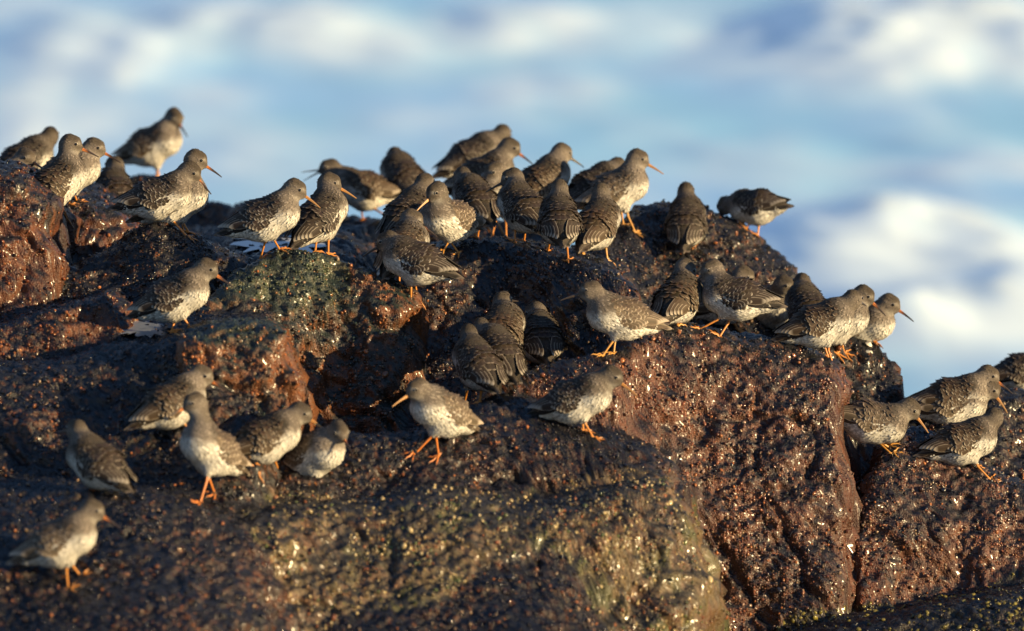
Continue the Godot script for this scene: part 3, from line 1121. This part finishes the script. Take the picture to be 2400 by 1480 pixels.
func axes(yaw: float, pitch: float, roll := 0.0) -> Basis:
	var y := deg_to_rad(yaw)
	var p := deg_to_rad(pitch)
	var f := Vector3(cos(y) * cos(p), sin(p), -sin(y) * cos(p))
	var r := Vector3(sin(y), 0, cos(y))
	var b := Basis(f, r.cross(f), r)
	return b.rotated(f, deg_to_rad(roll)) if roll else b


func bird(label: String, o: Array, yaw: float, pitch: float, head: Array, hyaw: float, hpitch: float, feet: Array, pal := 0, opt := {}) -> void:
	flock.append({"label": label, "o": o, "yaw": yaw, "pitch": pitch, "head": head, "hyaw": hyaw, "hpitch": hpitch, "feet": feet, "pal": pal, "opt": opt})


func pose(b: Dictionary, k: int) -> void:
	var d: float = b.o[2]
	var stand := []
	var n := 0
	var mean := 0.0
	for i in range(0, b.feet.size(), 2):
		var p := hit(b.feet[i], b.feet[i + 1], d, 0.28)
		if p == Vector3.INF:
			p = at(b.feet[i], b.feet[i + 1], d)
			p.y = ground(p.x, p.z)
		stand.append(p)
		if p != Vector3.INF:
			mean += (p - cam_at).dot(fw)
			n += 1
	var fwd := axes(b.yaw, 0.0).x
	if n:
		d = mean / n + 0.002 + 0.008 * fwd.dot(fw) + b.opt.get("z", 0.0)
	var basis_ := axes(b.yaw, b.pitch, b.opt.get("roll", 0.0))
	var big: float = b.opt.get("size", 0.93)
	var lift: float = 5.0
	basis_ = axes(b.yaw, b.pitch + lift * cos(deg_to_rad(b.pitch)), b.opt.get("roll", 0.0))
	var t := Transform3D(basis_ * big, at(b.o[0], b.o[1], d))
	# the head: its pixel fixes it across the sight line; it lies in front of the breast
	var hb := axes(b.hyaw, b.hpitch)
	var reach: float = b.opt.get("reach", 34.0) * MM * cos(deg_to_rad(b.pitch))
	var hd := d + fwd.dot(fw) * reach
	var hw := at(b.head[0], b.head[1], hd)
	# a head needs room in front of the breast: the body gives way
	var want: float = b.opt.get("clear", 42.0) * MM
	for step in 24:
		var chest := t * (Vector3(20, -2, 0) * MM)
		if chest.distance_to(hw) > want: break
		t.origin -= (fwd * 0.85 + Vector3.UP * 0.08) * MM
	var inv := t.affine_inverse()
	var hl := inv * hw
	var near := (hl - Vector3(18, 8, 0) * MM)
	pass
	var hloc := Transform3D(inv.basis * hb, hl)
	b.head_inv = Transform3D(hloc.basis.orthonormalized(), hl).affine_inverse()
	var hf := hloc.basis.x.normalized()
	var hu := hloc.basis.y.normalized()
	var list := body_prims.duplicate()
	var nb := hl - hf * 0.004 - hu * 0.004
	var root_ := Vector3(22, 9, 0) * MM
	if nb.distance_to(root_) > 0.02:
		prim(list, root_, nb, 0.0205, 0.0128, 0.013)
	prim(list, hl - hf * 0.005 + hu * 0.0052, hl + hf * 0.0055 + hu * 0.005, 0.0121, 0.0112, 0.008)
	prim(list, hl - hf * 0.0075 - hu * 0.0045, hl + hf * 0.004 - hu * 0.005, 0.0124, 0.0112, 0.008)
	prim(list, hl + hf * 0.006 - hu * 0.002, hl + hf * 0.0165 - hu * 0.0035, 0.0105, 0.0046, 0.009)
	var legs := []
	for s in 2:
		var side := -1.0 if s == 0 else 1.0
		var hip := Vector3(-6, -20, side * 12.0) * MM
		var hipw := t * hip
		var foot := Vector3.INF
		if stand.size() == 2: foot = stand[s]
		elif stand.size() == 1 and s == 0: foot = stand[0]
		if foot == Vector3.INF or foot.distance_to(hipw) > 0.1:
			if foot != Vector3.INF: pass
			foot = hipw + fwd * 0.012 * (1.0 if s else -0.4)
			foot.y = maxf(ground(foot.x, foot.z), hipw.y - 0.062)
		legs.append([hipw, foot])
		var knee := hip.lerp(inv * foot, 0.33)
		prim(list, hip + Vector3(0, 4, 0) * MM, knee, 0.0125, 0.0036, 0.012)
	b.legs = legs
	b.prims = list
	b.t = t
	b.off = Vector3(k * 1.7, k * 0.6, 0)
	var v := fmod(k * 0.618, 1.0)
	var g := lerpf(0.145, 0.2, v)
	if b.pal == 1: g *= 0.9
	b.grey = Color(g * 1.12, g * 0.92, g * 0.76)
	b.crown = Color(g * 0.52, g * 0.41, g * 0.31)
	b.back = Color(0.045, 0.037, 0.031) if b.pal != 2 else Color(0.08, 0.066, 0.055)


func build_flock() -> void:
	prim(body_prims, Vector3(20, -2, 0) * MM, Vector3(-18, -1, 0) * MM, 0.0325, 0.0335, 0.02)
	prim(body_prims, Vector3(-18, -1, 0) * MM, Vector3(-58, 5, 0) * MM, 0.0335, 0.0155, 0.012)
	prim(body_prims, Vector3(-58, 5, 0) * MM, Vector3(-80, 6, 0) * MM, 0.0155, 0.006, 0.012)
	list_birds()
	for k in flock.size(): pose(flock[k], k)
	WorkerThreadPool.wait_for_group_task_completion(WorkerThreadPool.add_group_task(net, flock.size(), -1, true))
	var down := StandardMaterial3D.new()
	down.vertex_color_use_as_albedo = true
	down.roughness = 0.85
	down.metallic_specular = 0.25
	down.albedo_texture = noise_tex(51, 0.06, 0.62, 1.0, 256, FastNoiseLite.TYPE_SIMPLEX_SMOOTH, 3)
	down.heightmap_enabled = true
	down.heightmap_texture = noise_tex(52, 0.05, 0.0, 1.0, 256, FastNoiseLite.TYPE_SIMPLEX_SMOOTH, 4)
	down.heightmap_scale = 0.05
	down.uv1_triplanar = true
	down.uv1_scale = Vector3(14, 30, 30)
	var vane := StandardMaterial3D.new()
	vane.vertex_color_use_as_albedo = true
	vane.roughness = 0.65
	vane.metallic_specular = 0.3
	vane.cull_mode = BaseMaterial3D.CULL_DISABLED
	var horn := StandardMaterial3D.new()
	horn.vertex_color_use_as_albedo = true
	horn.roughness = 0.4
	var glass := StandardMaterial3D.new()
	glass.albedo_color = lin(0.012, 0.009, 0.007)
	glass.roughness = 0.06
	var ring := StandardMaterial3D.new()
	ring.albedo_color = lin(0.27, 0.24, 0.2)
	ring.roughness = 0.8
	# plumages: scapular, its edge, covert, its edge, flight feather, its edge
	var pals := [
		[Color(0.045, 0.028, 0.018), Color(0.16, 0.12, 0.085), Color(0.072, 0.048, 0.032), Color(0.28, 0.23, 0.175), Color(0.026, 0.019, 0.015), Color(0.13, 0.105, 0.085)],
		[Color(0.034, 0.024, 0.019), Color(0.15, 0.12, 0.095), Color(0.044, 0.032, 0.025), Color(0.26, 0.22, 0.18), Color(0.018, 0.015, 0.013), Color(0.11, 0.09, 0.072)],
		[Color(0.085, 0.06, 0.042), Color(0.2, 0.15, 0.11), Color(0.11, 0.08, 0.056), Color(0.31, 0.25, 0.19), Color(0.065, 0.048, 0.035), Color(0.21, 0.165, 0.125)],
	]
	var wings := {}
	for p in 3:
		for v in 2:
			for s in [-1.0, 1.0]:
				wings["%d %d %d" % [p, v, int(s)]] = wing(s, pals[p], 100 + p * 10 + v)
	var tails := []
	for p in 3: tails.append(tail_fan(pals[p]))
	var eye := SphereMesh.new()
	eye.radius = 0.0029
	eye.height = 0.0058
	eye.radial_segments = 16
	eye.rings = 8
	var lid := TorusMesh.new()
	lid.inner_radius = 0.0023
	lid.outer_radius = 0.0033
	lid.rings = 18
	lid.ring_segments = 6
	for k in flock.size():
		var b: Dictionary = flock[k]
		var root := Node3D.new()
		root.name = numbered("sandpiper")
		add_child(root, true)
		var t: Transform3D = b.t
		var foot: Vector3 = (b.legs[0][1] + b.legs[1][1]) * 0.5
		root.position = foot
		tag(root, b.label, "bird", "sandpipers roosting on the shore rocks")
		var local := Transform3D(Basis(), -foot) * t
		put("body", bake(b.buf), down, root).transform = local
		put("contour_feathers", bake(b.feathers), vane, root).transform = local
		for s in [-1.0, 1.0]:
			var w: Array = wings["%d %d %d" % [b.pal, k % 2, int(s)]]
			var o := put("wing", w[0], vane, root)
			o.transform = local
			put("scapulars", w[1], vane, o)
			put("flight_feathers", w[2], vane, o)
		put("tail", tails[b.pal], vane, root).transform = local
		var hd: Transform3D = b.head_inv.affine_inverse()
		for e in b.eyes:
			var o := put("eye", eye, glass, root)
			var y: Vector3 = e[1]
			var x := y.cross(hd.basis.y).normalized()
			o.transform = local * Transform3D(Basis(x, y, x.cross(y)), e[0] - y * 0.0010)
			put("eye_ring", lid, ring, o).position = Vector3(0, 0.0007, 0)
		beak(b, root, local * hd, horn)
		var gape: float = b.t.basis.x.length()
		for s in 2: leg(b, root, b.legs[s][0] - foot, b.legs[s][1], foot, horn, gape, s)


func beak(b: Dictionary, root: Node3D, hd: Transform3D, mat: Material) -> void:
	var open: float = b.opt.get("open", 0.0)
	var hue: int = b.opt.get("bill", 0)
	var base: Color = [Color(0.52, 0.16, 0.03), Color(0.46, 0.2, 0.05), Color(0.05, 0.035, 0.025)][hue]
	var tip: Color = [Color(0.035, 0.022, 0.016), Color(0.3, 0.15, 0.05), Color(0.03, 0.022, 0.018)][hue]
	for part in 2:
		var m := Buf.new()
		var sgn := 1.0 if part == 0 else -1.0
		var a := deg_to_rad(open * 0.5) * sgn - 0.1
		var path := []
		var radii := []
		var cs := []
		for k in 8:
			var f := k / 7.0
			var l := 34.5 * f
			path.append((Vector3(16.5 + cos(a) * l, -3.6 + sgn * lerpf(1.1, 0.25, f) + sin(a) * l - 3.2 * f * f, 0)) * MM)
			radii.append(lerpf(2.5, 0.75, pow(f, 0.75)) * MM)
			cs.append(base.lerp(tip, smoothstep(0.06 if part == 0 else 0.12, 0.42 if part == 0 else 0.55, f)))
		tube(m, path, radii, cs, 8, 0.85)
		put("upper_mandible" if part == 0 else "lower_mandible", bake(m), mat, root).transform = hd


func leg(b: Dictionary, root: Node3D, hip: Vector3, foot_w: Vector3, origin: Vector3, mat: Material, big: float, s: int) -> void:
	var foot := foot_w - origin
	var m := Buf.new()
	var warm: float = b.opt.get("leg", 0.5)
	var c := Color(0.44, 0.21, 0.045).lerp(Color(0.48, 0.14, 0.025), warm)
	var back: Vector3 = -axes(b.yaw, 0.0).x
	var knee := hip.lerp(foot, 0.3)
	var heel := hip.lerp(foot, 0.46) + back * 0.002
	var top := foot + Vector3.UP * 0.002
	tube(m, [knee, heel, heel.lerp(top, 0.12), heel.lerp(top, 0.5), heel.lerp(top, 0.92), top], [0.0016, 0.0022, 0.0018, 0.0015, 0.0018, 0.0019], [c, shade(c, 0.9), c, c, c, shade(c, 0.9)], 8)
	var o := put("leg", bake(m), mat, root)
	var f := Buf.new()
	for k in 4:
		var a: float = [-38.0, 0.0, 38.0, 180.0][k] + b.opt.get("toes", 0.0)
		var dir := (axes(b.yaw + a, 0.0).x)
		var l: float = [0.018, 0.021, 0.017, 0.006][k] * big
		var path := [top]
		for q in 4:
			var t := (q + 1) / 4.0
			var w := foot_w + dir * l * t
			var y := ground(w.x, w.z)
			w.y = clampf(y, foot_w.y - l * t * 1.6, foot_w.y + l * t * 1.2) + 0.0018 + (0.0012 if q % 2 == 0 else 0.0)
			path.append(w - origin)
		tube(f, path, [0.0018, 0.0015, 0.0014, 0.0012, 0.0006], [c, c, shade(c, 0.9), shade(c, 0.8), Color(0.05, 0.035, 0.025)], 7)
	put("foot", bake(f), mat, o)


func list_birds() -> void:
	# label, [body px, py, distance], yaw, pitch, head [px, py], head yaw, head pitch, feet pixels, plumage, more
	bird("blurred dark bird facing away, its tail at the left edge, beside the sharp bird", [70, 372, 12.75], 40, 22, [117, 318], 80, 5, [], 1, {"bill": 2})
	bird("bird peeping over the left boulder, only its head and short-looking orange bill showing", [28, 428, 12.3], 0, 18, [60, 370], -38, -12, [], 0)
	bird("sharp bird with scaly brown wing and black-tipped bill perched behind the left boulder", [138, 425, 12.12], 28, 34, [166, 338], 0, -14, [126, 492, 146, 496], 0)
	bird("pale-bellied bird half hidden behind the sharp bird, its bill pointing right", [196, 400, 12.35], 0, 25, [221, 346], -8, -18, [160, 488, 180, 476], 0)
	bird("soft-focus bird standing tallest at the upper left against the surf, bill over its breast", [382, 335, 13.2], -14, 24, [409, 275], -52, -28, [366, 410], 0)
	bird("dark out-of-focus bird between the sharp bird and the long-billed pair, seen from behind", [266, 448, 12.6], 105, 26, [267, 388], 130, -5, [243, 523, 298, 530], 1, {"bill": 2})
	bird("rear bird of the long-billed pair, head raised highest and bill out to the right", [418, 468, 12.12], 0, 24, [460, 374], 0, -24, [430, 545], 1)
	bird("front bird of the long-billed pair, its head lower and dark bill slanting downward", [412, 455, 12.05], 4, 14, [446, 402], -8, -36, [438, 558, 374, 524], 1)
	bird("bird on the green-crowned boulder with long dark wing tip reaching left", [646, 505, 11.9], 0, 20, [692, 443], -4, -26, [609, 600, 655, 588], 1, {"bill": 1, "z": -0.035})
	bird("bird on the green-crowned boulder looking back to the right, pale bill raised", [764, 500, 11.92], 48, 34, [773, 428], 0, -20, [738, 596, 769, 600], 1, {"bill": 1, "z": 0.03})
	bird("calling bird with its bill wide open to the left, blurred behind the boulder pair", [830, 440, 12.9], 186, 12, [772, 394], 184, -6, [850, 520, 922, 496], 0, {"open": 26.0, "bill": 2})
	bird("small dark blurred bird facing out to sea right of the calling bird", [930, 405, 13.0], 118, 28, [925, 365], 100, 0, [], 1, {"bill": 2})
	bird("dark bird mostly hidden behind the one facing the viewer, head turned away", [968, 495, 12.25], 50, 30, [996, 428], 62, 0, [], 1, {"bill": 2})
	bird("speckle-breasted bird facing the viewer, yellow-orange bill pointing down to the left", [1038, 512, 12.06], -132, 16, [1022, 450], -142, -24, [1040, 592, 1076, 598], 2, {"bill": 1, "leg": 0.1})
	bird("brown scaly bird tucked behind the dark crouching bird, bill pointing right", [962, 572, 11.98], 62, 30, [966, 514], -4, -24, [], 0)
	bird("dark crouching bird with its bill to the left and white flank, on one leg", [938, 605, 11.98], 158, 16, [908, 565], 166, -22, [963, 712], 1, {"bill": 2})
	bird("bird seen from behind just right of the one facing the viewer, head dark", [1104, 462, 12.2], 112, 24, [1084, 412], 100, 0, [1117, 562], 1, {"bill": 2})
	bird("tall blurred bird behind the middle group, long wing slanting down to the left", [1122, 362, 13.0], 24, 24, [1178, 312], 70, 0, [], 1, {"bill": 2})
	bird("soft bird in the middle group with bill jutting right over the water", [1140, 408, 12.75], 12, 22, [1196, 345], -4, -26, [], 0)
	bird("grey-breasted bird glimpsed deep in the middle group, its face half hidden", [1152, 452, 12.5], 205, 24, [1160, 402], 205, -20, [], 2, {"bill": 1})
	bird("bird with its back turned and long bill laid to the left, middle of the group", [1214, 480, 12.17], 122, 26, [1200, 417], 176, -18, [1206, 574, 1228, 568], 1, {"bill": 2})
	bird("bird silhouetted on the water with a short-looking bill, left of the tallest right bird", [1290, 418, 12.62], 38, 28, [1318, 358], 28, -22, [], 0, {"bill": 2})
	bird("neat scaly-backed bird facing straight away on the hump, one leg stretched right", [1310, 512, 12.04], 94, 24, [1312, 442], 88, -5, [1284, 592, 1332, 616], 1, {"bill": 2})
	bird("bird facing away on the hump with bright white belly and yellow legs", [1402, 522, 12.03], 66, 26, [1410, 450], 72, -5, [1366, 600, 1424, 614], 0, {"bill": 2, "leg": 0.0})
	bird("tall pale bird on the hump crest, bill raised to the right over the water", [1456, 440, 12.4], 6, 24, [1496, 372], -4, -20, [1462, 534, 1490, 550], 2, {"bill": 1, "leg": 0.0})
	bird("blurred bird hidden behind the tall pale bird, only head and tail showing", [1426, 430, 12.65], 30, 24, [1448, 390], 70, 0, [], 1, {"bill": 2})
	bird("dark bird facing away alone on the far slope, orange legs apart", [1610, 515, 12.5], 84, 30, [1608, 448], 86, -2, [1600, 592, 1624, 590], 1, {"bill": 2})
	bird("feeding bird bent down on the skyline with its bill in the weed", [1756, 482, 12.68], 146, -4, [1700, 482], 160, -60, [1748, 540, 1776, 556], 1, {"bill": 2, "reach": 46.0, "clear": 36.0, "size": 0.82})
	bird("sharp scaly-backed bird on the great boulder, head turned with bill tucked down", [1597, 694, 12.0], 68, 22, [1608, 630], 28, -34, [1590, 768, 1616, 760], 0, {"bill": 2, "leg": 0.1})
	bird("dark bird with a ringed eye looking left, tail pointing right on the great boulder", [1708, 694, 12.04], 162, 8, [1668, 632], 196, -20, [1640, 776, 1686, 794], 1, {"bill": 2})
	bird("bird behind the ring-eyed one, only its buff face and bill showing at right", [1738, 702, 12.14], 8, 16, [1744, 646], -6, -32, [1734, 782], 0)
	bird("soft grey bird in shade facing the viewer, only one cheek in the sun", [1826, 718, 12.36], -62, 20, [1840, 668], -28, -20, [1826, 786, 1860, 794], 2)
	bird("dark bird facing away between the shaded grey bird and the leaning bird", [1884, 718, 12.2], 110, 26, [1880, 662], 100, 0, [1894, 802, 1908, 800], 1, {"bill": 2})
	bird("bird leaning right on bright orange legs with a striped white flank", [1958, 752, 11.98], 10, 18, [2000, 702], 60, -8, [1942, 842, 1978, 862], 0, {"bill": 2, "leg": 0.7})
	bird("bird just behind the leaning one, its red-based bill pointing down to the right", [1998, 748, 12.16], 4, 20, [2026, 692], -8, -32, [1962, 834, 1980, 834], 0)
	bird("fluffed buff bird farthest right on the round shoulder, bill out over the foam", [2058, 760, 12.36], -22, 18, [2086, 712], -14, -24, [], 2)
	bird("bird tipped forward head-down above the dark cleft, tail raised to the left", [2072, 988, 11.98], 4, -10, [2134, 958], -4, -42, [2092, 1070, 2084, 1052], 2, {"bill": 1, "leg": 0.0})
	bird("rear bird of the right-hand shelf with red bill and dark ragged wing tips", [2252, 928, 12.36], 4, 10, [2318, 880], -6, -26, [2240, 985], 0)
	bird("front bird of the close pair on the shelf, its pale bill slanting steeply down", [2262, 946, 12.28], 4, 8, [2322, 910], -8, -44, [2245, 985], 2, {"bill": 1})
	bird("plump bird at lower right looking away, belly bright and one leg braced downhill", [2290, 1030, 12.06], 14, 14, [2332, 978], 68, 0, [2290, 1098, 2322, 1128], 0, {"bill": 2, "leg": 0.4})
	bird("bird cut off by the right edge with only its tail and belly in view", [2420, 868, 12.6], 6, 12, [2480, 820], 0, -20, [], 1)
	bird("bird walking right beside the small rock pool", [446, 690, 11.62], 0, 24, [484, 630], -4, -24, [400, 784, 446, 772], 1)
	bird("bird resting below the square block, partly hidden by a taller bird", [440, 935, 11.4], 24, 26, [472, 880], -10, -20, [], 0)
	bird("upright blurred bird with one crossed orange leg, its bill turned left", [490, 1050, 11.2], 222, 34, [455, 945], 205, -12, [468, 1184, 505, 1168], 2, {"leg": 0.9, "reach": 26.0})
	bird("bird facing right in the foreground hollow left of the shaded-faced bird", [662, 1020, 11.4], 20, 22, [704, 968], -6, -24, [596, 1100, 652, 1106], 0, {"bill": 1})
	bird("bird stepping forward with half its face in shade, bill hidden against its breast", [764, 1062, 11.38], -44, 22, [794, 1012], -58, -24, [722, 1132, 762, 1150], 2)
	bird("bird on the flat ledge facing left with a thick orange bill and splayed feet", [1004, 962, 11.5], 218, 28, [978, 912], 208, -18, [972, 1068, 1028, 1072], 2, {"bill": 1, "leg": 0.9})
	bird("bird with its back turned on orange legs at the ledge, left of a hidden bird", [1108, 845, 11.6], 116, 26, [1098, 782], 96, 0, [1086, 962, 1124, 952], 1, {"bill": 2})
	bird("dark bird squeezed behind the one with its back turned, head bowed", [1158, 818, 11.74], 112, 28, [1128, 768], 90, -10, [], 1, {"bill": 2})
	bird("bird looking away with a sunlit nape, below the weedy red face", [1184, 766, 11.82], 74, 28, [1178, 706], 60, 4, [], 0, {"bill": 2})
	bird("round dark bird seen from behind in the hollow, bill tip showing at its left", [1264, 784, 11.82], 98, 22, [1254, 732], 150, -28, [1242, 858, 1272, 852], 1, {"bill": 2})
	bird("bird standing side-on facing left in front of the red cavity, pale tail to the right", [1425, 738, 11.82], 196, 16, [1384, 682], 184, -6, [1412, 838, 1438, 834], 2, {"bill": 2, "leg": 0.0})
	bird("bird facing right below the great boulder, head lit and wing in deep shade", [1392, 930, 11.62], -10, 20, [1434, 882], -8, -26, [1368, 1016, 1392, 1032], 1, {"bill": 1})
	bird("darkest blurred bird facing away left, standing over the lowest bird", [212, 1078, 11.2], 138, 26, [178, 1008], 130, 0, [228, 1158], 1, {"bill": 2, "leg": 0.9})
	bird("lowest bird at the bottom left, walking right with pale tail and splayed toes", [178, 1262, 10.95], 0, 24, [216, 1196], -4, -22, [160, 1392, 190, 1356], 2, {"leg": 0.4})
